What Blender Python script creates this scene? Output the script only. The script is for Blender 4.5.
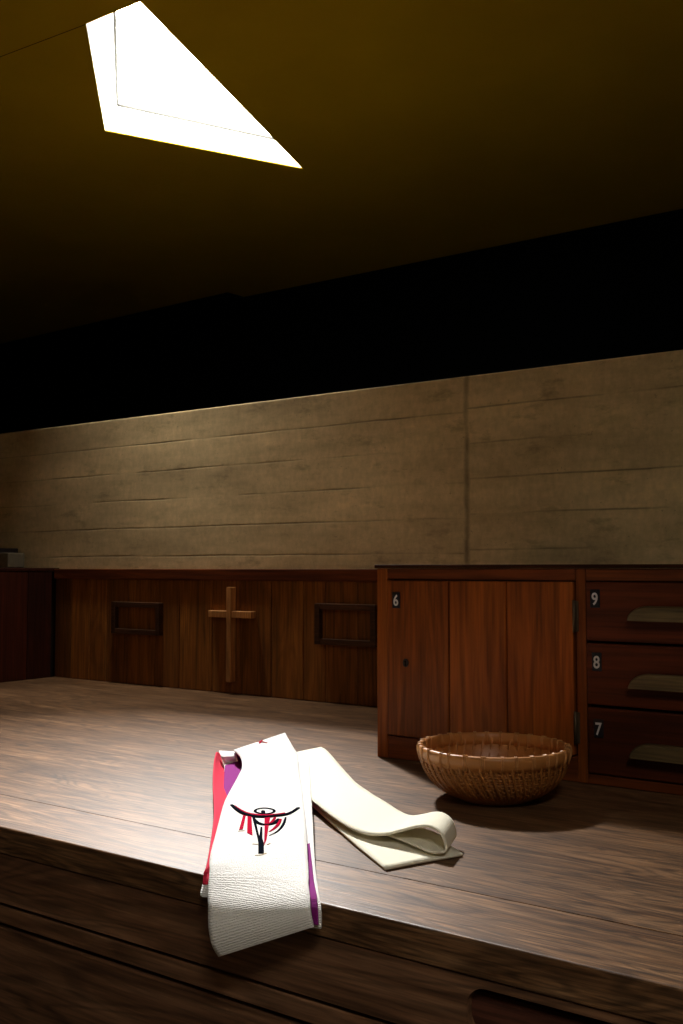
import bpy, bmesh, math, random
from mathutils import Vector, Matrix
from mathutils.geometry import tessellate_polygon
random.seed(7)
for o in list(bpy.data.objects): bpy.data.objects.remove(o)
SC = bpy.context.scene
COL = SC.collection

# ------------------------------------------------------------------ camera, world, light, exposure
cam = bpy.data.cameras.new('camera'); cam_ob = bpy.data.objects.new('camera', cam); COL.objects.link(cam_ob)
cam.sensor_fit = 'VERTICAL'; cam.sensor_height = 36.0; cam.lens = 36.0*1000/1024
cam.clip_start = .02
cam_ob.location = (0, 0, 1.35)
cam_ob.rotation_euler = (math.radians(93.2), 0, math.radians(35))
SC.camera = cam_ob
SC.view_settings.view_transform = 'Standard'; SC.view_settings.look = 'None'
SC.view_settings.gamma = 1; SC.view_settings.use_curve_mapping = False
SC.view_settings.exposure = 0.0
SC.cycles.max_bounces = 10; SC.cycles.diffuse_bounces = 7; SC.cycles.glossy_bounces = 4
SC.cycles.caustics_reflective = False; SC.cycles.caustics_refractive = False
SKY = 29.0           # daylight in the skylight over the counter
FILL = 25.0           # fill light from an added, unseen skylight behind the camera
SKY_COL = (1.0, .97, .90); FILL_COL = (1.0, .95, .86)
BEAM = 22.0          # raking daylight that the slanted shaft of the skylight throws down
la = bpy.data.lights.new('skylight_beam', 'AREA'); la.shape = 'DISK'; la.size = .22; la.energy = BEAM; la.spread = math.radians(40); la.color = (1.0, .98, .95)
lo = bpy.data.objects.new('skylight_beam', la); COL.objects.link(lo); lo.location = (-3.18, 3.42, 3.56)
lo.rotation_euler = (Vector((-1.42, 1.08, .9))-lo.location).to_track_quat('-Z', 'Y').to_euler()
lb = bpy.data.lights.new('skylight_backscatter', 'AREA'); lb.shape = 'DISK'; lb.size = .16; lb.energy = 6.0; lb.spread = math.radians(64); lb.color = (1.0, .97, .90)
lp = bpy.data.objects.new('skylight_backscatter', lb); COL.objects.link(lp); lp.location = (-2.76, 2.56, 3.46)
lp.rotation_euler = (Vector((-2.60, 2.74, 1.40))-lp.location).to_track_quat('-Z', 'Y').to_euler()
w = bpy.data.worlds.new('world'); SC.world = w; w.use_nodes = True
w.node_tree.nodes['Background'].inputs[0].default_value = (.7, .85, 1, 1)
w.node_tree.nodes['Background'].inputs[1].default_value = 0.5

# ------------------------------------------------------------------ materials
def new_mat(name):
    m = bpy.data.materials.new(name); m.use_nodes = True
    nt = m.node_tree
    return m, nt, nt.nodes['Principled BSDF']
def N(nt, t, **kw):
    n = nt.nodes.new(t)
    for k, v in kw.items():
        if k in n.inputs.keys(): n.inputs[k].default_value = v
        else: setattr(n, k, v)
    return n
def plain(name, col, rough=.6, spec=.3, metal=0, noise=0.0, nscale=30, bump=0.0):
    m, nt, b = new_mat(name)
    b.inputs['Base Color'].default_value = (*col, 1); b.inputs['Roughness'].default_value = rough
    b.inputs['Specular IOR Level'].default_value = spec; b.inputs['Metallic'].default_value = metal
    if noise or bump:
        tc = N(nt, 'ShaderNodeTexCoord'); nz = N(nt, 'ShaderNodeTexNoise', Scale=nscale, Detail=6.0, Roughness=.6)
        nt.links.new(tc.outputs['Object'], nz.inputs['Vector'])
        if noise:
            mx = N(nt, 'ShaderNodeMix', data_type='RGBA')
            mx.inputs[6].default_value = (*[c*(1-noise) for c in col], 1); mx.inputs[7].default_value = (*[c*(1+noise) for c in col], 1)
            nt.links.new(nz.outputs['Fac'], mx.inputs[0]); nt.links.new(mx.outputs[2], b.inputs['Base Color'])
        if bump:
            bp = N(nt, 'ShaderNodeBump', Strength=bump, Distance=.004)
            nt.links.new(nz.outputs['Fac'], bp.inputs['Height']); nt.links.new(bp.outputs[0], b.inputs['Normal'])
    return m
def wood(name, dark, mid, light, axis='X', rough=.45, spec=.35, scale=1.0, bump=.12, figure=.15, fine=.55):
    """wood with the grain along one axis; the face attribute 'tone' varies board by board"""
    m, nt, b = new_mat(name); L = nt.links.new
    tc = N(nt, 'ShaderNodeTexCoord'); at = N(nt, 'ShaderNodeAttribute', attribute_name='tone')
    off = N(nt, 'ShaderNodeVectorMath', operation='SCALE'); off.inputs[0].default_value = (7.3, 5.1, 9.7)
    L(at.outputs['Fac'], off.inputs['Scale'])
    ad = N(nt, 'ShaderNodeVectorMath', operation='ADD'); L(tc.outputs['Object'], ad.inputs[0]); L(off.outputs[0], ad.inputs[1])
    def grain(along, across, detail, dist):
        mp = N(nt, 'ShaderNodeMapping'); s = [across*scale]*3; s['XYZ'.index(axis)] = along*scale
        mp.inputs['Scale'].default_value = s; L(ad.outputs[0], mp.inputs['Vector'])
        nz = N(nt, 'ShaderNodeTexNoise', Scale=1.0, Detail=detail, Roughness=.62, Distortion=dist); L(mp.outputs[0], nz.inputs['Vector'])
        return nz
    g1 = grain(2.2, 26, 5, 1.2); g2 = grain(7, 190, 3, .2); g3 = grain(1.0, 4.5, 4, .6)
    r1 = N(nt, 'ShaderNodeValToRGB'); e = r1.color_ramp.elements
    e[0].position, e[0].color = .30, (*dark, 1); e[1].position, e[1].color = .72, (*light, 1)
    k = e.new(.5); k.color = (*mid, 1); L(g1.outputs['Fac'], r1.inputs['Fac'])
    r2 = N(nt, 'ShaderNodeMapRange'); r2.inputs[1].default_value = .32; r2.inputs[2].default_value = .62; r2.inputs[3].default_value = fine; r2.inputs[4].default_value = 1.08
    L(g2.outputs['Fac'], r2.inputs[0])
    r3 = N(nt, 'ShaderNodeMapRange'); r3.inputs[1].default_value = .3; r3.inputs[2].default_value = .7; r3.inputs[3].default_value = .72; r3.inputs[4].default_value = 1.25
    L(g3.outputs['Fac'], r3.inputs[0])
    g4 = grain(.9, 7.5, 2, .9)
    w1 = N(nt, 'ShaderNodeMath', operation='MULTIPLY'); w1.inputs[1].default_value = 95.0; L(g4.outputs['Fac'], w1.inputs[0])
    w2 = N(nt, 'ShaderNodeMath', operation='SINE'); L(w1.outputs[0], w2.inputs[0])
    r4 = N(nt, 'ShaderNodeMapRange'); r4.inputs[1].default_value = -1; r4.inputs[2].default_value = .3; r4.inputs[3].default_value = 1-figure; r4.inputs[4].default_value = 1.0+figure*.25
    L(w2.outputs[0], r4.inputs[0]); m4 = N(nt, 'ShaderNodeMath', operation='MULTIPLY'); L(r4.outputs[0], m4.inputs[0]); L(r3.outputs[0], m4.inputs[1]); r3 = m4
    mu = N(nt, 'ShaderNodeMath', operation='MULTIPLY'); L(r2.outputs[0], mu.inputs[0]); L(r3.outputs[0], mu.inputs[1])
    tn = N(nt, 'ShaderNodeMath', operation='MULTIPLY_ADD'); tn.inputs[1].default_value = 1.0; tn.inputs[2].default_value = .5; L(at.outputs['Fac'], tn.inputs[0])
    m2 = N(nt, 'ShaderNodeMath', operation='MULTIPLY'); L(mu.outputs[0], m2.inputs[0]); L(tn.outputs[0], m2.inputs[1])
    sc = N(nt, 'ShaderNodeVectorMath', operation='SCALE'); L(r1.outputs[0], sc.inputs[0]); L(m2.outputs[0], sc.inputs['Scale'])
    L(sc.outputs[0], b.inputs['Base Color'])
    rr = N(nt, 'ShaderNodeMapRange'); rr.inputs[3].default_value = rough+.1; rr.inputs[4].default_value = rough-.06
    L(g2.outputs['Fac'], rr.inputs[0]); L(rr.outputs[0], b.inputs['Roughness'])
    b.inputs['Specular IOR Level'].default_value = spec
    bp = N(nt, 'ShaderNodeBump', Strength=bump, Distance=.002); L(g2.outputs['Fac'], bp.inputs['Height']); L(bp.outputs[0], b.inputs['Normal'])
    return m
def fabric(name, col, rib=True, bump=.5, scale=1.0):
    m, nt, b = new_mat(name); L = nt.links.new
    b.inputs['Base Color'].default_value = (*col, 1); b.inputs['Roughness'].default_value = .9; b.inputs['Specular IOR Level'].default_value = .1
    uv = N(nt, 'ShaderNodeTexCoord')
    mp = N(nt, 'ShaderNodeMapping'); mp.inputs['Scale'].default_value = (1, 1, 1); L(uv.outputs['UV'], mp.inputs[0])
    wv = N(nt, 'ShaderNodeTexWave', Scale=95.0*scale, Distortion=4.0, Detail=3.0); wv.bands_direction = 'Y'; wv.inputs['Detail Scale'].default_value = 2.5
    L(mp.outputs[0], wv.inputs[0])
    wx = N(nt, 'ShaderNodeTexNoise', Scale=420.0*scale, Detail=2.0); L(uv.outputs['UV'], wx.inputs[0])
    a = N(nt, 'ShaderNodeMath', operation='ADD'); L(wv.outputs['Fac'], a.inputs[0]); L(wx.outputs['Fac'], a.inputs[1])
    bp = N(nt, 'ShaderNodeBump', Strength=bump, Distance=.0016); L(a.outputs[0], bp.inputs['Height']); L(bp.outputs[0], b.inputs['Normal'])
    return m
def emit(name, col, s):
    m = bpy.data.materials.new(name); m.use_nodes = True; nt = m.node_tree
    nt.nodes.remove(nt.nodes['Principled BSDF']); e = N(nt, 'ShaderNodeEmission'); e.inputs[0].default_value = (*col, 1); e.inputs[1].default_value = s
    nt.links.new(e.outputs[0], nt.nodes['Material Output'].inputs[0]); return m
def concrete(name):
    m, nt, b = new_mat(name); L = nt.links.new
    tc = N(nt, 'ShaderNodeTexCoord'); sx = N(nt, 'ShaderNodeSeparateXYZ'); L(tc.outputs['Object'], sx.inputs[0])
    def noise(scale, vec=(1, 1, 1), detail=6, rough=.6):
        mp = N(nt, 'ShaderNodeMapping'); mp.inputs['Scale'].default_value = vec; L(tc.outputs['Object'], mp.inputs[0])
        n = N(nt, 'ShaderNodeTexNoise', Scale=scale, Detail=detail, Roughness=rough); L(mp.outputs[0], n.inputs[0]); return n.outputs['Fac']
    def math_(op, a, c=None, d=None):
        n = N(nt, 'ShaderNodeMath', operation=op)
        for i, v in enumerate((a, c, d)):
            if v is None: continue
            if isinstance(v, (int, float)): n.inputs[i].default_value = v
            else: L(v, n.inputs[i])
        return n.outputs[0]
    def rng(v, a, c, d, e):
        n = N(nt, 'ShaderNodeMapRange'); L(v, n.inputs[0])
        for i, q in enumerate((a, c, d, e)): n.inputs[i+1].default_value = q
        return n.outputs[0]
    # board joints every 11 cm, stepping at the pour joint
    step = math_('MULTIPLY', math_('GREATER_THAN', sx.outputs[0], -1.457), -.012)
    wob = math_('MULTIPLY', math_('SUBTRACT', noise(3.0, (1, 1, .3)), .5), .012)
    z = math_('ADD', math_('ADD', sx.outputs[2], step), wob)
    fr = math_('FRACT', math_('MULTIPLY', math_('SUBTRACT', z, .075), 1/.11))
    d = math_('ABSOLUTE', math_('SUBTRACT', fr, .5))           # .5 at a joint
    line = rng(d, .462, .497, 0, 1)
    faint = rng(noise(2.6, (1, 1, 5), 4), .42, .64, .0, 1)
    line = math_('MULTIPLY', line, faint)
    # board identity tone
    bid = math_('FLOOR', math_('MULTIPLY', math_('SUBTRACT', z, .075), 1/.11))
    wn = N(nt, 'ShaderNodeTexWhiteNoise', noise_dimensions='1D'); L(bid, wn.inputs['W'])
    tone = rng(wn.outputs['Value'], 0, 1, .93, 1.06)
    # vertical pour joint
    vx = math_('ABSOLUTE', math_('ADD', math_('SUBTRACT', sx.outputs[0], -1.457), math_('MULTIPLY', math_('SUBTRACT', noise(14, (1, 1, 1)), .5), .02)))
    vj = math_('MULTIPLY', rng(vx, .003, .013, 1, 0), rng(noise(9), .3, .6, .45, 1))
    stain = rng(noise(5.5, (1, 1, 2.6), 8, .7), .56, .68, 0, 1)
    fine = rng(noise(55, (1, 1, .6), 7, .7),   .3, .72, .84, 1.12)
    big = rng(noise(3.0, (.6, 1, 2.2), 8, .68), .3, .7, .66, 1.26)
    pits = rng(noise(85, (1, 1, 1), 2), .70, .76, 0, 1)
    dark = math_('MAXIMUM', math_('MULTIPLY', line, .68), math_('MULTIPLY', vj, .55))
    dark = math_('MAXIMUM', dark, math_('MULTIPLY', stain, .34)); dark = math_('MAXIMUM', dark, math_('MULTIPLY', pits, .35))
    v = math_('MULTIPLY', math_('MULTIPLY', math_('MULTIPLY', tone, fine), big), math_('SUBTRACT', 1, dark))
    sc = N(nt, 'ShaderNodeVectorMath', operation='SCALE'); sc.inputs[0].default_value = (.68, .505, .265); L(v, sc.inputs['Scale'])
    L(sc.outputs[0], b.inputs['Base Color']); b.inputs['Roughness'].default_value = .92; b.inputs['Specular IOR Level'].default_value = .12
    h = math_('SUBTRACT', math_('MULTIPLY', noise(45, (.4, 1, 1)), .35), math_('MAXIMUM', line, vj))
    bp = N(nt, 'ShaderNodeBump', Strength=.22, Distance=.004); L(h, bp.inputs['Height']); L(bp.outputs[0], b.inputs['Normal'])
    return m

M_TOP = wood('counter_oak', (.066, .028, .010), (.150, .074, .031), (.25, .137, .066), 'X', rough=.42, spec=.22, scale=1.6, bump=.25, figure=.42, fine=.36)
M_APRON = wood('front_oak', (.095, .042, .020), (.17, .080, .038), (.28, .145, .075), 'X', rough=.5, spec=.25, figure=.3)
M_PANEL = wood('panel_wood', (.15, .050, .008), (.22, .078, .013), (.30, .112, .020), 'Z', rough=.5, spec=.25, scale=.6)
M_CAB = wood('cabinet_wood', (.155, .036, .004), (.235, .056, .006), (.30, .078, .009), 'Z', rough=.5, spec=.2, scale=.5)
M_CABH = wood('cabinet_rail_wood', (.11, .023, .004), (.16, .036, .006), (.205, .052, .009), 'X', rough=.5, spec=.2, scale=.5)
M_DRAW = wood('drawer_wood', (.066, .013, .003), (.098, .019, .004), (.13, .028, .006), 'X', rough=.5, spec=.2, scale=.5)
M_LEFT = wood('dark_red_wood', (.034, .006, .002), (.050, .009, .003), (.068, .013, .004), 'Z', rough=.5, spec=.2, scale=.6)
M_FRAME = wood('frame_wood', (.045, .018, .008), (.075, .030, .012), (.11, .045, .018), 'X', rough=.5, spec=.2)
M_CROSS = wood('cross_wood', (.34, .14, .04), (.44, .19, .055), (.52, .24, .08), 'Z', rough=.5, spec=.3)
M_PULL = wood('pull_wood', (.11, .075, .03), (.15, .10, .042), (.19, .135, .06), 'X', rough=.5, spec=.3)
M_GRIP = wood('grip_wood', (.05, .016, .010), (.075, .025, .014), (.10, .035, .018), 'X', rough=.5, spec=.2)
M_TOPD = wood('dark_edge_wood', (.030, .010, .004), (.045, .014, .005), (.06, .018, .006), 'X', rough=.7, spec=.03)
M_SEAM = plain('painted_joint', (.13, .085, .004), .9, .05)
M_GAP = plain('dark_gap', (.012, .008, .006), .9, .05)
M_CONC = concrete('board_concrete')
M_BLACK = plain('black_paint', (.004, .006, .009), .95, 0.05, noise=.3, nscale=3)
M_CEIL = plain('mustard_ceiling', (.64, .44, .009), .8, .12, noise=.16, nscale=2.2, bump=.08)
M_SHAFT = plain('white_shaft', (.86, .85, .82), .8, .1, noise=.03, nscale=9)
M_SKYF = plain('grey_sash', (.10, .10, .096), .7, .1)
M_ROOM = plain('room_plaster', (.30, .24, .13), .9, .1, noise=.15, nscale=3)
M_FLOOR = plain('dark_floor', (.09, .075, .06), .7, .2, noise=.25, nscale=12)
M_GLASS = emit('daylight_glass', SKY_COL, SKY)
M_FILL = emit('fill_glass', FILL_COL, FILL)  # glowing pane of the added fill skylight
M_WHITE = fabric('white_wool', (.86, .84, .80), bump=.65)
M_CREAM = fabric('cream_wool', (.78, .74, .60), bump=.3)
M_RED = fabric('red_silk', (.60, .025, .06), bump=.2)
M_PURPLE = fabric('purple_silk', (.20, .014, .16), bump=.2)
M_THR_K = plain('black_thread', (.005, .006, .010), 1.0, 0.0)
M_THR_R = plain('red_thread', (.36, .008, .030), 1.0, 0.0)
M_THR_T = plain('tan_thread', (.42, .31, .17), .8, .2)
M_BAMBOO = plain('bamboo', (.34, .135, .034), .42, .4, noise=.4, nscale=40)
M_BRIM = plain('bamboo_rim', (.40, .165, .045), .40, .4, noise=.35, nscale=22)
M_LASH = plain('cane_lashing', (.52, .24, .08), .4, .4, noise=.3, nscale=60)
M_PLATE = plain('black_enamel', (.010, .010, .014), .35, .4)
M_DIGIT = plain('white_enamel', (.62, .58, .56), .4, .4)
M_IRON = plain('dark_iron', (.03, .022, .018), .5, .4, .6)
M_BRASS = plain('worn_brass', (.10, .07, .04), .5, .4, .6)
M_BOXD = plain('dark_leather', (.016, .010, .010), .6, .3, noise=.3)
M_BOXP = plain('paper_edges', (.16, .13, .085), .8, .1, noise=.3, nscale=70)

# ------------------------------------------------------------------ mesh helpers
class MB:
    def __init__(s):
        s.bm = bmesh.new(); s.tone = s.bm.faces.layers.float.new('tone'); s.uv = s.bm.loops.layers.uv.new('UVMap'); s.mats = []
    def mi(s, m):
        if m not in s.mats: s.mats.append(m)
        return s.mats.index(m)
    def face(s, vs, m, tone=.5, smooth=False):
        try: f = s.bm.faces.new(vs)
        except ValueError: return None
        f.material_index = s.mi(m); f[s.tone] = tone; f.smooth = smooth; return f
    def add(s, tb, m, tone=.5, smooth=False):
        tb.verts.index_update(); vm = [s.bm.verts.new(v.co) for v in tb.verts]
        for f in tb.faces: s.face([vm[v.index] for v in f.verts], m, tone, smooth)
        tb.free()
    def box(s, x0, x1, y0, y1, z0, z1, m, bev=.002, tone=.5, seg=2):
        tb = bmesh.new(); bmesh.ops.create_cube(tb, size=1)
        for v in tb.verts:
            v.co = Vector(((x0+x1)/2+v.co.x*(x1-x0), (y0+y1)/2+v.co.y*(y1-y0), (z0+z1)/2+v.co.z*(z1-z0)))
        if bev: bmesh.ops.bevel(tb, geom=tb.edges[:], offset=bev, segments=seg, affect='EDGES', profile=.5)
        s.add(tb, m, tone)
    def prism(s, loops, fn, d0, d1, m, tone=.5):
        """loops: outer outline then holes, 2D; fn(u, v, d) -> 3D; walls on every loop"""
        tris = tessellate_polygon([[Vector((u, v, 0)) for u, v in l] for l in loops])
        flat = [p for l in loops for p in l]
        a = [s.bm.verts.new(fn(u, v, d0)) for u, v in flat]; b = [s.bm.verts.new(fn(u, v, d1)) for u, v in flat]
        for t in tris: s.face([a[i] for i in t], m, tone); s.face([b[i] for i in reversed(t)], m, tone)
        k = 0
        for l in loops:
            n = len(l)
            for i in range(n): s.face([a[k+i], a[k+(i+1) % n], b[k+(i+1) % n], b[k+i]], m, tone)
            k += n
    def tube(s, pts, r, m, seg=6, closed=False, flat=1.0, tone=.5, up=None):
        pts = [Vector(p) for p in pts]; n = len(pts); rings = []
        for i, p in enumerate(pts):
            q0 = pts[i-1] if (i or closed) else p; q1 = pts[(i+1) % n] if (i < n-1 or closed) else p
            t = (q1-q0).normalized(); u = Vector(up) if up else (Vector((0, 0, 1)) if abs(t.z) < .9 else Vector((1, 0, 0)))
            a = t.cross(u).normalized(); b = a.cross(t)
            rr = r(i/(n-1)) if callable(r) else r
            rings.append([s.bm.verts.new(p+a*math.cos(2*math.pi*k/seg)*rr+b*math.sin(2*math.pi*k/seg)*rr*flat) for k in range(seg)])
        for i in range(n if closed else n-1):
            A, B = rings[i], rings[(i+1) % n]
            for k in range(seg): s.face([A[k], A[(k+1) % seg], B[(k+1) % seg], B[k]], m, tone, True)
        if not closed: s.face(list(reversed(rings[0])), m, tone); s.face(rings[-1], m, tone)
    def lathe(s, prof, c, m, seg=96):
        rings = [[s.bm.verts.new((c[0]+r*math.cos(2*math.pi*k/seg), c[1]+r*math.sin(2*math.pi*k/seg), c[2]+z)) for k in range(seg)] for r, z in prof]
        for A, B in zip(rings, rings[1:]+rings[:1]):
            for k in range(seg): s.face([A[k], A[(k+1) % seg], B[(k+1) % seg], B[k]], m, .5, True)
    def build(s, name, parent=None, origin=None, fix=True):
        if fix: bmesh.ops.recalc_face_normals(s.bm, faces=s.bm.faces[:])
        me = bpy.data.meshes.new(name); s.bm.to_mesh(me); s.bm.free()
        for m in s.mats: me.materials.append(m)
        o = bpy.data.objects.new(name, me); COL.objects.link(o)
        if parent: o.parent = parent; o.matrix_parent_inverse = Matrix.Translation(parent.location).inverted() if parent.type == 'EMPTY' else Matrix()
        return o
def tag(o, label, cat, group=None, kind=None):
    o['label'] = label; o['category'] = cat
    if group: o['group'] = group
    if kind: o['kind'] = kind
    return o
def thing(name, loc, label, cat, group=None):
    o = bpy.data.objects.new(name, None); COL.objects.link(o); o.location = loc; o.empty_display_size = .05
    return tag(o, label, cat, group)
def struct(o, label=None, cat=None):
    o['kind'] = 'structure'
    if label: o['label'] = label; o['category'] = cat
    return o
def spline(pts, n):
    P = [Vector(p) for p in pts]
    d = [0]
    for a, b in zip(P, P[1:]): d.append(d[-1]+max((b-a).length, 1e-5))
    out = []
    for i in range(n):
        t = d[-1]*i/(n-1); k = 0
        while k < len(P)-2 and d[k+1] < t: k += 1
        u = (t-d[k])/(d[k+1]-d[k])
        p0, p1, p2, p3 = P[max(k-1, 0)], P[k], P[k+1], P[min(k+2, len(P)-1)]
        out.append(.5*((2*p1)+(-p0+p2)*u+(2*p0-5*p1+4*p2-p3)*u*u+(-p0+3*p1-3*p2+p3)*u**3))
    return out
def spline_u(pts, per):
    """Catmull-Rom with the same number of steps in each span, so two edges stay in step"""
    P = [Vector(p) for p in pts]; out = []
    for k in range(len(P)-1):
        p0, p1, p2, p3 = P[max(k-1, 0)], P[k], P[k+1], P[min(k+2, len(P)-1)]
        for j in range(per):
            u = j/per
            out.append(.5*((2*p1)+(-p0+p2)*u+(2*p0-5*p1+4*p2-p3)*u*u+(-p0+3*p1-3*p2+p3)*u**3))
    return out+[P[-1]]
def sheet(mb, Lp, Rp, m, m_under=None, thick=.003, per=6, across=14, crown=0.0, ripple=0.0):
    """a cloth strip swept between two matching edge lines, with thickness"""
    Ls, Rs = spline_u(Lp, per), spline_u(Rp, per); n = len(Ls)
    G = []
    for i in range(n):
        row = []
        for j in range(across+1):
            t = j/across; p = Ls[i].lerp(Rs[i], t)
            p = p+Vector((0, 0, crown*math.sin(math.pi*t)+ripple*math.sin(i*.55+t*3.1)*math.sin(math.pi*t)))
            row.append(p)
        G.append(row)
    NRM = []
    for i in range(n):
        row = []
        for j in range(across+1):
            du = G[min(i+1, n-1)][j]-G[max(i-1, 0)][j]; dv = G[i][min(j+1, across)]-G[i][max(j-1, 0)]
            nn = du.cross(dv); row.append(nn.normalized() if nn.length > 1e-12 else Vector((0, 0, 1)))
        NRM.append(row)
    T = [[mb.bm.verts.new(G[i][j]) for j in range(across+1)] for i in range(n)]
    B = [[mb.bm.verts.new(G[i][j]-NRM[i][j]*thick*(1 if SIGN(NRM, n, across) > 0 else -1)) for j in range(across+1)] for i in range(n)]
    W = (Ls[0]-Rs[0]).length; cum = [0]
    for i in range(1, n): cum.append(cum[-1]+((G[i][across//2]-G[i-1][across//2]).length))
    def quad(a, b, c, d, ij, mm):
        f = mb.face([a, b, c, d], mm, .5, True)
        if f:
            for lp, (i, j) in zip(f.loops, ij): lp[mb.uv].uv = (j/across*W, cum[i])
    mu = m_under or m
    for i in range(n-1):
        for j in range(across):
            ij = [(i, j), (i+1, j), (i+1, j+1), (i, j+1)]
            quad(*[T[a][b] for a, b in ij], ij, m); quad(*[B[a][b] for a, b in reversed(ij)], ij[::-1], mu)
    for i in range(n-1):
        for j in (0, across): quad(T[i][j], T[i+1][j], B[i+1][j], B[i][j], [(i, j), (i+1, j), (i+1, j), (i, j)], m)
    for j in range(across):
        for i in (0, n-1): quad(T[i][j], T[i][j+1], B[i][j+1], B[i][j], [(i, j), (i, j+1), (i, j+1), (i, j)], m)
    return G
def SIGN(NRM, n, a):
    return NRM[n//2][a//2].z if abs(NRM[n//2][a//2].z) > .05 else -NRM[n//2][a//2].y
XY = lambda u, v, d: (u, v, d)
XZ = lambda u, v, d: (u, d, v)
CT = .90      # counter height

# ------------------------------------------------------------------ the room
X0, X1, Y0, Y1, ZC = -8.4, 2.6, -2.6, 5.9, 3.33
S_FRONT = [(-2.793, 2.365), (-2.526, 2.378), (-2.949, 3.879), (-3.423, 3.018)]
S_BACK = [(.55, -1.35), (1.25, -1.55), (1.35, -.35), (.75, -.15)]
b = MB(); b.box(X0-.1, X1+.1, Y0-.1, Y1+.1, -.1, 0, M_FLOOR, 0); struct(b.build('floor'))
b = MB(); b.prism([[(X0-.1, Y0-.1), (X1+.1, Y0-.1), (X1+.1, Y1+.1), (X0-.1, Y1+.1)], S_FRONT, S_BACK], XY, ZC, ZC+.006, M_CEIL); struct(b.build('ceiling'))
b = MB(); b.box(X0-.1, X0, Y0, Y1, 0, ZC, M_ROOM, 0); struct(b.build('wall_left'))
b = MB(); b.box(X1, X1+.1, Y0, Y1, 0, ZC, M_ROOM, 0); struct(b.build('wall_right'))
b = MB(); b.box(X0, X1, Y0-.1, Y0, 0, ZC, M_ROOM, 0); struct(b.build('wall_front'))
# the black wall across the passage behind the concrete screen; its left stretch stands a little proud
b = MB(); b.prism([[(X0, 5.47), (-4.74, 5.345), (-4.726, 5.505), (X1, 5.54), (X1, Y1), (X0, Y1)]], XY, 0, ZC, M_BLACK); struct(b.build('wall_back'))
b = MB(); b.box(-8.3, 1.9, 2.758, 2.93, 0, CT+1.048, M_CONC, .004); struct(b.build('wall_screen'))
b = MB()      # paint joint running across the ceiling to the skylight corner
p, q = Vector((-4.15, 2.265)), Vector((-2.795, 2.367)); nrm = Vector((-(q-p).y, (q-p).x)).normalized()*.0018
b.prism([[tuple(p-nrm), tuple(q-nrm), tuple(q+nrm), tuple(p+nrm)]], XY, ZC-.0008, ZC+.005, M_SEAM); struct(b.build('trim_1'))
def skylight(name, hole, lean, depths, glass, label):
    """raking white light shaft over a four-sided opening, closed by a glowing pane"""
    b = MB(); n = len(hole)
    def at(i, d): return Vector((hole[i][0]+lean[0]*d, hole[i][1]+lean[1]*d, ZC+.002+d))
    lo = [b.bm.verts.new(at(i, 0)) for i in range(n)]; hi = [b.bm.verts.new(at(i, depths[i])) for i in range(n)]
    c = sum((Vector((*h, 0)) for h in hole), Vector())/n
    def out(i, d): return at(i, d)+(Vector((*hole[i], 0))-c).normalized()*.06
    lo2 = [b.bm.verts.new(out(i, 0)) for i in range(n)]; hi2 = [b.bm.verts.new(out(i, depths[i]+.03)) for i in range(n)]
    for i in range(n):
        j = (i+1) % n
        b.face([lo[i], lo[j], hi[j], hi[i]], M_SHAFT); b.face([lo2[j], lo2[i], hi2[i], hi2[j]], M_SHAFT); b.face([lo[j], lo[i], lo2[i], lo2[j]], M_SHAFT)
    root = b.build(name); struct(root)
    g = MB(); a = [g.bm.verts.new(at(i, depths[i]-.004)+(Vector((*hole[i], 0))-c).normalized()*.03) for i in range(n)]
    g.face(a, glass); g.build('window_pane', root)
    f = MB()
    for i in range(n):
        j = (i+1) % n
        f.tube([at(i, depths[i]*.86)+(Vector((*hole[i], 0))-c)*-.02, at(j, depths[j]*.86)+(Vector((*hole[j], 0))-c)*-.02], .008, M_SKYF, 4)
    f.build('window_frame', root)
    return root
skylight('window_1', S_FRONT, (-.80, .95), (.60, .80, .30, .33), M_GLASS, '')
skylight('fill_skylight', S_BACK, (.3, .2), (.3, .3, .3, .3), M_FILL, '')  # added opening out of view, put in to light the cabinet fronts

# ------------------------------------------------------------------ counter
XL, XR = -3.37, .55
FY = 1.108
top = thing('worktop', (-1.4, 2.0, CT-.045), 'long dark oak counter worktop of wide boards under the skylight', 'worktop')
seams = [FY, 1.2655, 1.62, 1.99, 2.38, 2.757]
for i in range(5):
    b = MB(); y0, y1 = seams[i], seams[i+1]-.00015
    if i == 0:       # nosed front board; its back joint opens a little towards the near end
        r = .004; pr = [(y0+r-r*math.sin(math.radians(q)), CT-r+r*math.cos(math.radians(q))) for q in range(0, 91, 15)]+[(y0, CT-.043), (y0+.002, CT-.045), (y1, CT-.045), (y1, CT)]
        b.prism([pr], lambda u, v, d: (d, u-(.0030*max(0, min(1, (d+1.6)/1.2)) if u > y1-.001 else 0), v), XL, -.4, M_TOP, .56)
        b.prism([pr], lambda u, v, d: (d, u-(.0030 if u > y1-.001 else 0), v), -.4, XR, M_TOP, .56)
    else: b.box(XL, XR, y0, y1, CT-.045, CT, M_TOP, 0, tone=[.56, .48, .5, .52, .46][i])
    b.build('board', top)

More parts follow.
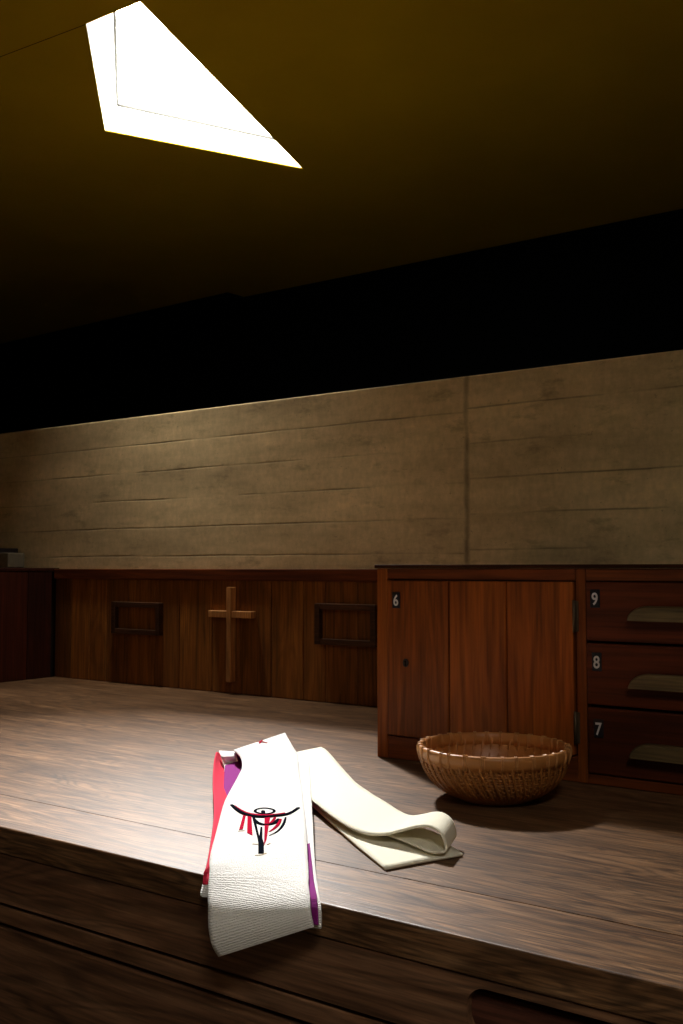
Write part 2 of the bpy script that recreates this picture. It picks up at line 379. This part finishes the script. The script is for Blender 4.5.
base = thing('base_cabinet', (-1.4, 1.6, 0), 'dark oak cabinet below the worktop with a recessed drawer grip', 'cabinet')
def rrect(x0, x1, z0, z1, r, n=6):
    out = []
    for cx, cz, a0 in ((x1-r, z1-r, 0), (x0+r, z1-r, 90), (x0+r, z0+r, 180), (x1-r, z0+r, 270)):
        for k in range(n+1):
            a = math.radians(a0+90*k/n); out.append((cx+r*math.cos(a), cz+r*math.sin(a)))
    return out
d = MB(); d.prism([[(XL, CT-.129), (XR, CT-.129), (XR, CT-.0465), (XL, CT-.0465)], rrect(-.592, -.30, CT-.118, CT-.057, .026)], XZ, FY+.003, FY+.028, M_APRON, .55)
dr = d.build('drawer', base)
g = MB(); g.box(-.60, -.29, FY+.016, FY+.05, CT-.122, CT-.070, M_GRIP, .006); g.box(-.62, -.27, FY+.05, FY+.07, CT-.125, CT-.05, M_GAP, 0); g.build('grip', dr)
b = MB(); b.box(XL, XR, FY+.006, FY+.028, CT-.166, CT-.136, M_APRON, .0025, tone=.45); b.build('rail', base)
b = MB(); b.box(XL, XR, FY+.006, FY+.028, .10, CT-.173, M_APRON, .003, tone=.35); b.build('front_panel', base)
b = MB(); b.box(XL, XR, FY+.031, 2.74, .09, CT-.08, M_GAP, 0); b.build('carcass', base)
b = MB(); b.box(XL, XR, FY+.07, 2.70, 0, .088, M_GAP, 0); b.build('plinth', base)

# ------------------------------------------------------------------ back panelling, frames, cross, left cabinet
pan = thing('wood_panelling', (-2.3, 2.74, CT), 'low brown board panelling behind the counter, below the concrete wall', 'panelling')
px = [-3.368, -3.27, -3.154, -3.057, -2.936, -2.786, -2.657, -2.492, -2.358, -2.215, -2.074, -1.981, -1.851, -1.74, -1.62, -1.50, -1.38, -1.26, -1.13, -1.0, -.87, -.74, -.60, -.46, -.32]
tn = [.2, 1.15, .95, .45, .7, .45, .62, .5, .55, .5, .75, .55, .42, .5, .4]  # board tones: first darkened as in shade, next two brightened as if lit
b = MB()
for i in range(len(px)-1):
    b.box(px[i]+.0018, px[i+1]-.0018, 2.735, 2.752, CT+.001, CT+.408, M_PANEL, .003, tone=tn[i % len(tn)])
b.build('boards', pan)
b = MB(); b.box(-3.368, -.32, 2.726, 2.7565, CT+.405, CT+.446, M_CABH, .003, tone=.35); b.build('top_rail', pan)
def wood_frame(x0, x1, z0, z1, label):
    t = thing('picture_frame', ((x0+x1)/2, 2.735, CT+z0), label, 'frame', 'wooden frames on the panelling')
    wd, y0, y1 = .020, 2.711, 2.7345
    for za, zb in ((z0, z0+wd), (z1-wd, z1)):
        b = MB(); b.box(x0+wd+.0005, x1-wd-.0005, y0+.002, y1, CT+za, CT+zb, M_FRAME, .002); b.build('rail', t)
    for xa, xb in ((x0, x0+wd), (x1-wd, x1)):
        b = MB(); b.box(xa, xb, y0, y1, CT+z0, CT+z1, M_FRAME, .002, tone=.3); b.build('stile', t)
wood_frame(-3.004, -2.740, .194, .318, 'empty dark wooden frame on the boards, left of the cross')
wood_frame(-2.011, -1.767, .194, .331, 'empty dark wooden frame between the cross and the tall cabinet')
cr = thing('wooden_cross', (-2.388, 2.735, CT+.044), 'plain brown wooden cross fixed upright on the board panelling', 'cross')
b = MB(); b.box(-2.399, -2.377, 2.706, 2.7345, CT+.044, CT+.381, M_CROSS, .002, tone=.5); b.build('upright', cr)
b = MB()
for xa, xb in ((-2.488, -2.3995), (-2.3765, -2.284)): b.box(xa, xb, 2.708, 2.7345, CT+.272, CT+.296, M_CROSS, .002, tone=.6)
b.build('crossbar', cr)

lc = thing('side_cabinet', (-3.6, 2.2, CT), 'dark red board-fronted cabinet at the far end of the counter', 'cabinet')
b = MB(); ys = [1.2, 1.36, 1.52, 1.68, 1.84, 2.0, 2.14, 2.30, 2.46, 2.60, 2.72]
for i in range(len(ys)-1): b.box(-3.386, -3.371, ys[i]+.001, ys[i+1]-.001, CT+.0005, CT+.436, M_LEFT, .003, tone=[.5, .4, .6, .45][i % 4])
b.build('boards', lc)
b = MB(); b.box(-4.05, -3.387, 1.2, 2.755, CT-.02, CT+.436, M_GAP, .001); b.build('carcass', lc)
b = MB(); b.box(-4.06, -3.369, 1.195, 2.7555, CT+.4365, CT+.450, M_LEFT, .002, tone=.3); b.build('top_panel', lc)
b = MB(); b.box(-4.03, -3.39, 1.25, 2.75, 0, CT-.021, M_GAP, .001); b.build('base_panel', lc)
bk = thing('wooden_box', (-3.66, 2.68, CT+.4505), 'small dark box on top of the dark red cabinet, against the concrete wall', 'box')
b = MB(); b.box(-3.76, -3.63, 2.64, 2.745, CT+.4505, CT+.534, M_BOXD, .002); b.build('body', bk)
b = MB(); b.box(-3.6295, -3.572, 2.65, 2.735, CT+.4505, CT+.514, M_BOXP, .004); b.build('side_block', bk)

# ------------------------------------------------------------------ tall cabinet with door 6 and drawers 7, 8, 9
CY = 2.025
cab = thing('cupboard', (-.85, 2.4, CT), 'reddish brown counter-top cupboard with one boarded door and three numbered drawers', 'cupboard')
CX0, CX1 = -1.314, -.385
b = MB()
b.box(CX0, -1.2845, CY, CY+.025, CT+.001, CT+.449, M_CAB, .002, tone=.5)      # stiles and rails of the face frame
b.box(-.8125, -.7905, CY, CY+.025, CT+.001, CT+.449, M_CAB, .002, tone=.35)
b.box(-.415, CX1, CY, CY+.025, CT+.001, CT+.449, M_CAB, .002, tone=.4)
b.box(-1.284, -.813, CY, CY+.025, CT+.423, CT+.449, M_CABH, .002, tone=.5)
b.box(-.790, -.4155, CY, CY+.025, CT+.423, CT+.449, M_CABH, .002, tone=.45)
b.box(-1.284, -.813, CY+.002, CY+.025, CT+.001, CT+.054, M_CABH, .002, tone=.4)
b.box(-.790, -.4155, CY+.002, CY+.025, CT+.001, CT+.022, M_CABH, .002, tone=.4)
b.build('face_frame', cab)
b = MB(); b.box(CX0, CX0+.02, CY+.026, 2.72, CT+.001, CT+.449, M_CAB, .001); b.box(CX1-.02, CX1, CY+.026, 2.72, CT+.001, CT+.449, M_CAB, .001)
b.box(CX0+.021, CX1-.021, CY+.045, 2.72, CT+.001, CT+.448, M_GAP, 0); b.build('carcass', cab)
b = MB(); b.box(CX0-.004, CX1+.004, CY-.006, 2.724, CT+.4495, CT+.4575, M_TOPD, .002, tone=.4); b.build('top_panel', cab)
def digit_plate(ch, x, z, parent, y):
    b = MB(); b.box(x-.0105, x+.0105, y-.0025, y-.0003, z-.019, z+.019, M_PLATE, .001)
    cu = bpy.data.curves.new('t', 'FONT'); cu.body = ch; cu.size = .036; cu.align_x = 'CENTER'; cu.extrude = .0006; cu.offset = .0005; cu.resolution_u = 4
    to = bpy.data.objects.new('t', cu); COL.objects.link(to); dg = bpy.context.evaluated_depsgraph_get(); me = to.evaluated_get(dg).to_mesh()
    vm = [b.bm.verts.new((x+v.co.x*.80, y-.0032-v.co.z, z-.0128+v.co.y)) for v in me.vertices]
    for p in me.polygons: b.face([vm[i] for i in p.vertices], M_DIGIT)
    to.evaluated_get(dg).to_mesh_clear(); bpy.data.objects.remove(to); bpy.data.curves.remove(cu)
    o = b.build('number_plate', parent, fix=False); o['label'] = 'black enamel plate with the white number '+ch; return o
dj = [-1.282, -1.1155, -.9715, -.8155]
b = MB()
for i in range(3): b.box(dj[i]+(.0014 if i else 0), dj[i+1]-.0014, CY-.006, CY+.018, CT+.0565, CT+.4205, M_CAB, .003, tone=[.38, .75, .66][i])
door = b.build('door', cab)
digit_plate('6', -1.255, CT+.374, door, CY-.006)
b = MB(); b.prism([[(-1.2295+.0075*math.cos(a*.3927), CT+.228+.010*math.sin(a*.3927)) for a in range(16)], ], XZ, CY-.0085, CY-.0062, M_IRON)
b.prism([[(-1.2295+.0028*math.cos(a*.785), CT+.231+.0028*math.sin(a*.785)) for a in range(8)]], XZ, CY-.0095, CY-.0086, M_GAP); b.prism([[(-1.2308, CT+.231), (-1.2282, CT+.231), (-1.2275, CT+.221), (-1.2315, CT+.221)]], XZ, CY-.0095, CY-.0086, M_GAP); b.build('keyhole', door)
for zc in (.348, .115):
    b = MB(); b.tube([(-.8135, CY-.008, CT+zc-.034), (-.8135, CY-.008, CT+zc+.034)], .0032, M_BRASS, 10); b.box(-.8134, -.806, CY-.004, CY-.0005, CT+zc-.032, CT+zc+.032, M_BRASS, .0005); b.build('hinge', door)
def pull(x0, x1, z0, parent, y):
    """half-moon wooden pull with a flat underside"""
    prof = [(x0, z0), (x1, z0)]; h, r = .030, .040
    for k in range(9): a = math.radians(90*k/8); prof.append((x1-r+r*math.cos(a), z0+h*math.sin(a)))
    for k in range(9): a = math.radians(90+90*k/8); prof.append((x0+r+r*math.cos(a), z0+h*math.sin(a)))
    prof = prof[:2]+prof[3:-1]; b = MB(); layers = ((0, 1.0), (.014, 1.0), (.021, .96), (.025, .86))
    cx, cz = (x0+x1)/2, z0; rings = []
    for dy, s in layers: rings.append([b.bm.verts.new((cx+(u-cx)*(1-(1-s)*.25), y-dy, cz+(v-cz)*s)) for u, v in prof])
    n = len(prof)
    for A, B in zip(rings, rings[1:]):
        for k in range(n): b.face([A[k], A[(k+1) % n], B[(k+1) % n], B[k]], M_PULL, .5, k > 0)
    b.face(rings[0], M_PULL); b.face(rings[-1], M_PULL); return b.build('handle', parent)
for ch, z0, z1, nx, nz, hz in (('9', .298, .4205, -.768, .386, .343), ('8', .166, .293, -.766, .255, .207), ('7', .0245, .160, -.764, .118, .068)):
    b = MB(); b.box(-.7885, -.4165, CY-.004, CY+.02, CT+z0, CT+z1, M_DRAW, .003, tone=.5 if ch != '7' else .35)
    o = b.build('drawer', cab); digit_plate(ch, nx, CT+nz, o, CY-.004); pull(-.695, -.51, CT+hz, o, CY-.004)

# ------------------------------------------------------------------ basket
BC = Vector((-.897, 1.803, CT)); BR, BH = .145, .103
bas = thing('bamboo_basket', BC, 'round woven bamboo basket standing empty before the boarded cupboard door', 'basket')
def prof(t):      # bowl profile, t 0 at the foot and 1 under the rim
    a = math.radians(12+76*t); return (.048+(BR-.050)*math.sin(a)**.95*1.0, .004+(BH-.012)*(1-math.cos(a))**1.0)
def bowl(t, ang, dr=0): r, z = prof(t); return (BC.x+(r+dr)*math.cos(ang), BC.y+(r+dr)*math.sin(ang), BC.z+z)
b = MB()
NR = 92
for k in range(NR):
    a0 = 2*math.pi*k/NR
    b.tube([bowl(i/11, a0+.30*(1-i/11)**1.4, .0016 if k % 2 else -.0008) for i in range(12)], lambda t: .0021+.0016*t, M_BAMBOO, 5, tone=.5)
for i in range(20):
    t = .02+.90*i/19
    b.tube([bowl(t, 2*math.pi*k/NR, .0018*math.cos(math.pi*k+math.pi*i)) for k in range(NR)], .0017, M_BAMBOO, 4, closed=True)
b.lathe([(prof(i/14)[0]-.0012, prof(i/14)[1]) for i in range(15)]+[(prof(i/14)[0]-.0026, prof(i/14)[1]+.0006) for i in range(14, -1, -1)], BC, M_BAMBOO, 96)
b.build('woven_bowl', bas)
b = MB()
for k in range(9): 
    a = math.pi*k/9; c, s_ = math.cos(a), math.sin(a)
    b.tube([(BC.x+c*q*.047, BC.y+s_*q*.047, BC.z+.0075+.0004*k) for q in (-1, -.6, 0, .6, 1)], .0022, M_BAMBOO, 5)
b.lathe([(.0005, .0062), (.030, .0062), (.071, .0070), (.073, .0040), (.070, .0008), (.0005, .0008)], BC, M_BAMBOO, 64); b.build('woven_base', bas)
b = MB(); b.lathe([(BR-.006, BH-.027), (BR-.0005, BH-.026), (BR+.0035, BH-.016), (BR+.0045, BH-.006), (BR+.003, BH), (BR-.003, BH+.001), (BR-.006, BH-.003), (BR-.0065, BH-.014)], BC, M_BRIM, 128); rim = b.build('rim', bas)
rnd = random.Random(3)
for k in range(30):
    a = 2*math.pi*k/30+rnd.uniform(-.05, .05); b = MB()
    for q in range(rnd.choice((2, 2, 3))):
        aa = a+q*.021
        b.tube([(BC.x+r*math.cos(aa), BC.y+r*math.sin(aa), BC.z+BH+z) for r, z in ((BR-.0072, -.025), (BR-.0075, -.004), (BR-.004, .0018), (BR+.0035, .0012), (BR+.0055, -.006), (BR+.0047, -.015), (BR+.001, -.0268))], .0011, M_LASH, 5)
    b.build('lashing', rim)

# ------------------------------------------------------------------ stole
st = thing('stole', (-1.1, 1.35, CT), 'white priestly stole with an embroidered bull-like emblem, hanging over the counter edge', 'stole')
TL = [(-1.47, 1.688, .95), (-1.422, 1.655, .945), (-1.366, 1.593, .94), (-1.322, 1.528, .935), (-1.25, 1.418, .93), (-1.2, 1.349, .93), (-1.097, 1.217, .928), (-1.027, 1.126, .922), (-1.001, 1.097, .912), (-.983, 1.074, .895), (-.966, 1.056, .878), (-.953, 1.043, .857), (-.946, 1.042, .836), (-.940, 1.049, .819)]
TR = [(-1.519, 1.931, .95), (-1.455, 1.867, .946), (-1.405, 1.818, .942), (-1.359, 1.773, .938), (-1.262, 1.653, .932), (-1.184, 1.558, .93), (-.987, 1.31, .928), (-.909, 1.21, .924), (-.862, 1.150, .920), (-.840, 1.120, .919), (-.819, 1.094, .916), (-.807, 1.079, .909), (-.799, 1.070, .898), (-.795, 1.071, .882)]
# the cloth rolls over at the far end and runs back beneath itself
foldL = [(-1.36, 1.60, .9045), (-1.44, 1.68, .906), (-1.492, 1.722, .918), (-1.495, 1.718, .938)]
foldR = [(-1.36, 1.80, .9045), (-1.46, 1.90, .906), (-1.535, 1.962, .918), (-1.543, 1.962, .938)]
b = MB(); G = sheet(b, foldL+TL, foldR+TR, M_WHITE, M_PURPLE, thick=.0035, per=8, across=22); b.build('front_panel', st)
UL = [(-1.364, 1.752, .926), (-1.234, 1.585, .9255), (-1.112, 1.428, .921), (-.986, 1.266, .910), (-.93, 1.195, .908), (-.895, 1.138, .907), (-.87, 1.106, .9045), (-.86, 1.091, .899), (-.855, 1.082, .886), (-.855, 1.079, .868)]
UR = [(-1.342, 1.79, .9275), (-1.195, 1.60, .927), (-1.075, 1.444, .924), (-.95, 1.282, .912), (-.896, 1.212, .909), (-.852, 1.157, .908), (-.811, 1.106, .9085), (-.798, 1.091, .904), (-.791, 1.082, .895), (-.789, 1.079, .879)]
b = MB(); sheet(b, UL, UR, M_WHITE, thick=.003); b.build('under_layer', st)
b = MB(); sheet(b, [(-1.011, 1.322, .911), (-.931, 1.217, .911), (-.880, 1.146, .910), (-.842, 1.100, .9075), (-.832, 1.088, .901), (-.828, 1.079, .890), (-.826, 1.076, .880)],
    [(-.989, 1.321, .913), (-.906, 1.217, .9125), (-.855, 1.153, .9115), (-.812, 1.1015, .9125), (-.8005, 1.087, .9075), (-.793, 1.078, .898), (-.790, 1.075, .884)], M_PURPLE, thick=.0014); o = b.build('purple_lining', st); o['label'] = 'purple silk lining'
RL = [(-1.522, 1.69, .94), (-1.459, 1.612, .935), (-1.333, 1.47, .93), (-1.179, 1.303, .928), (-1.067, 1.172, .924), (-1.018, 1.110, .914), (-1.012, 1.096, .904), (-1.006, 1.088, .895)]
RR = [(-1.575, 1.758, .922), (-1.517, 1.704, .914), (-1.445, 1.633, .910), (-1.256, 1.448, .907), (-1.127, 1.30, .906), (-1.037, 1.196, .905), (-.987, 1.115, .9045), (-.980, 1.096, .897)]
b = MB(); sheet(b, RL, RR, M_RED, M_WHITE, thick=.0025); o = b.build('red_lining', st); o['label'] = 'red silk lining turned up along the edge'
b = MB(); sheet(b, [(-1.496, 1.688, .920), (-1.432, 1.613, .919), (-1.354, 1.524, .917), (-1.276, 1.437, .914)], [(-1.474, 1.712, .922), (-1.422, 1.665, .920), (-1.346, 1.57, .916), (-1.25, 1.435, .914)], M_PURPLE, thick=.002)
o = b.build('purple_lining', st); o['label'] = 'purple silk lining'
b = MB(); sheet(b, [(-1.53, 1.705, .938), (-1.497, 1.675, .934), (-1.487, 1.674, .922), (-1.456, 1.639, .912)], [(-1.498, 1.726, .936), (-1.47, 1.693, .934), (-1.48, 1.706, .920), (-1.465, 1.685, .912)], M_WHITE, thick=.002, across=6); b.build('back_loop', st)
b = MB(); sheet(b, [(-1.010, 1.094, .8985), (-1.004, 1.081, .884), (-.999, 1.079, .881)], [(-.985, 1.093, .900), (-.978, 1.083, .886), (-.976, 1.082, .883)], M_WHITE, thick=.002, across=6); b.build('tip', st)

# embroidery, laid on the flat of the front panel
ZE = .9292
def zpan(x, y):      # height of the panel surface under a point
    best = min((p for row in G for p in row if p.z > .915), key=lambda p: (p.x-x)**2+(p.y-y)**2); return best.z
emb = MB()
def stroke(pts, wd, m, dz=0.0, taper=True):
    P = spline([(x, y, 0) for x, y in pts], max(8, 5*len(pts)))
    emb.tube([(p.x, p.y, zpan(p.x, p.y)+.0004+dz) for p in P], (lambda t: wd*(.35+.65*math.sin(math.pi*min(max(t, .06), .94))**.5)) if taper else wd, m, 6, flat=.35)
def patch(pts, m, dz=0.0):
    c0 = sum((Vector(p) for p in pts), Vector((0, 0)))/len(pts); z = zpan(c0.x, c0.y)
    emb.prism([pts], lambda u, v, d: (u, v, zpan(u, v)+d), -.001, .0012+dz, m)
stroke([(-1.1836, 1.3597), (-1.1588, 1.3441), (-1.1381, 1.3349), (-1.1173, 1.3316), (-1.0992, 1.3376), (-1.087, 1.3529), (-1.08, 1.3728)], .0058, M_THR_R)
stroke([(-1.191, 1.3618), (-1.1646, 1.3443), (-1.1367, 1.329), (-1.1128, 1.324), (-1.0929, 1.3299), (-1.0814, 1.346), (-1.0719, 1.3648), (-1.0747, 1.3862), (-1.0836, 1.4152)], .0056, M_THR_K, .0004)
stroke([(-1.1033, 1.3731), (-1.0997, 1.3666), (-1.0987, 1.3597), (-1.1005, 1.3534), (-1.1047, 1.3486), (-1.1108, 1.3461), (-1.1179, 1.3462), (-1.1249, 1.349), (-1.1307, 1.354), (-1.1345, 1.3604), (-1.1356, 1.3675), (-1.1338, 1.3739), (-1.1295, 1.3788), (-1.1233, 1.3813), (-1.116, 1.3811), (-1.109, 1.3783), (-1.1033, 1.3731)], .0026, M_THR_K, .0003, False)
stroke([(-1.0961, 1.3105), (-1.0749, 1.2956), (-1.0575, 1.2952), (-1.0538, 1.3117), (-1.0649, 1.3363)], .0050, M_THR_K)
patch([(-1.1258, 1.3163), (-1.122, 1.3189), (-1.071, 1.2524), (-1.0744, 1.2464)], M_THR_R)
patch([(-1.1176, 1.318), (-1.1104, 1.3204), (-1.0364, 1.235), (-1.0529, 1.2411)], M_THR_R)
patch([(-1.0995, 1.3414), (-1.081, 1.3342), (-1.0061, 1.2332), (-.9892, 1.206), (-1.0333, 1.2607)], M_THR_R)
patch([(-1.1081, 1.3193), (-1.1045, 1.3218), (-1.0246, 1.2374), (-1.0542, 1.2764), (-1.0518, 1.278), (-1.0116, 1.2293), (-.995, 1.213), (-.967, 1.1789), (-.9739, 1.1741), (-1.005, 1.2115), (-1.0176, 1.2251)], M_THR_K, .0006)
stroke([(-1.0616, 1.3386), (-1.0389, 1.2995), (-1.0277, 1.267)], .0034, M_THR_R)
stroke([(-1.0617, 1.3518), (-1.0367, 1.3136), (-1.019, 1.2767), (-1.0143, 1.2504)], .0026, M_THR_K)
stroke([(-1.0762, 1.3416), (-1.0617, 1.3151), (-1.0527, 1.2935)], .0030, M_THR_R)
stroke([(-1.1193, 1.3619), (-1.0936, 1.3321)], .0036, M_THR_K, .0005, False)
for q in ([(-.9735, 1.1661), (-.9671, 1.1716), (-.9646, 1.1817)], [(-1.0709, 1.2404), (-1.0643, 1.2486)], [(-1.0092, 1.203), (-1.0007, 1.2056)], [(-.9874, 1.2127), (-.9892, 1.2203)]): stroke(q, .0016, M_THR_T, 0, False)
o = emb.build('embroidery', st); o['label'] = 'black and red embroidered emblem'
emb = MB()
stroke([(-1.508, 1.795), (-1.468, 1.800)], .0022, M_THR_R, .001, False); stroke([(-1.497, 1.817), (-1.476, 1.782)], .0022, M_THR_R, .001, False)
o = emb.build('cross_mark', st); o['label'] = 'tiny red embroidered cross'

# ------------------------------------------------------------------ folded cream cloth band
bd = thing('cloth_band', (-1.0, 1.5, CT), 'narrow cream cloth band folded double, its rolled end beside the basket', 'cloth')
SL = [(-1.465, 1.904, .914), (-1.398, 1.821, .920), (-1.21, 1.585, .922), (-1.08, 1.475, .922), (-.975, 1.403, .920), (-.92, 1.381, .919), (-.883, 1.380, .923), (-.855, 1.385, .932), (-.826, 1.388, .942), (-.799, 1.386, .946), (-.778, 1.381, .940), (-.765, 1.375, .922), (-.768, 1.371, .912), (-.790, 1.366, .9105), (-.833, 1.381, .9125), (-.90, 1.41, .912)]
SR = [(-1.457, 1.994, .914), (-1.387, 1.926, .920), (-1.215, 1.752, .921), (-1.109, 1.651, .921), (-1.005, 1.575, .921), (-.95, 1.533, .921), (-.905, 1.500, .925), (-.873, 1.488, .934), (-.845, 1.475, .944), (-.820, 1.464, .948), (-.800, 1.456, .942), (-.790, 1.452, .924), (-.793, 1.450, .913), (-.815, 1.452, .9115), (-.86, 1.47, .9125), (-.93, 1.50, .912)]
b = MB(); sheet(b, SL, SR, M_CREAM, thick=.0035, per=6, across=12); b.build('upper_layer', bd)
b = MB(); sheet(b, [(-1.38, 1.745, .908), (-1.203, 1.583, .908), (-.966, 1.390, .907), (-.815, 1.277, .905)], [(-1.42, 1.94, .908), (-1.20, 1.75, .908), (-.95, 1.555, .907), (-.756, 1.410, .905)], M_CREAM, thick=.004, per=8, across=12, ripple=.0006); b.build('lower_layer', bd)
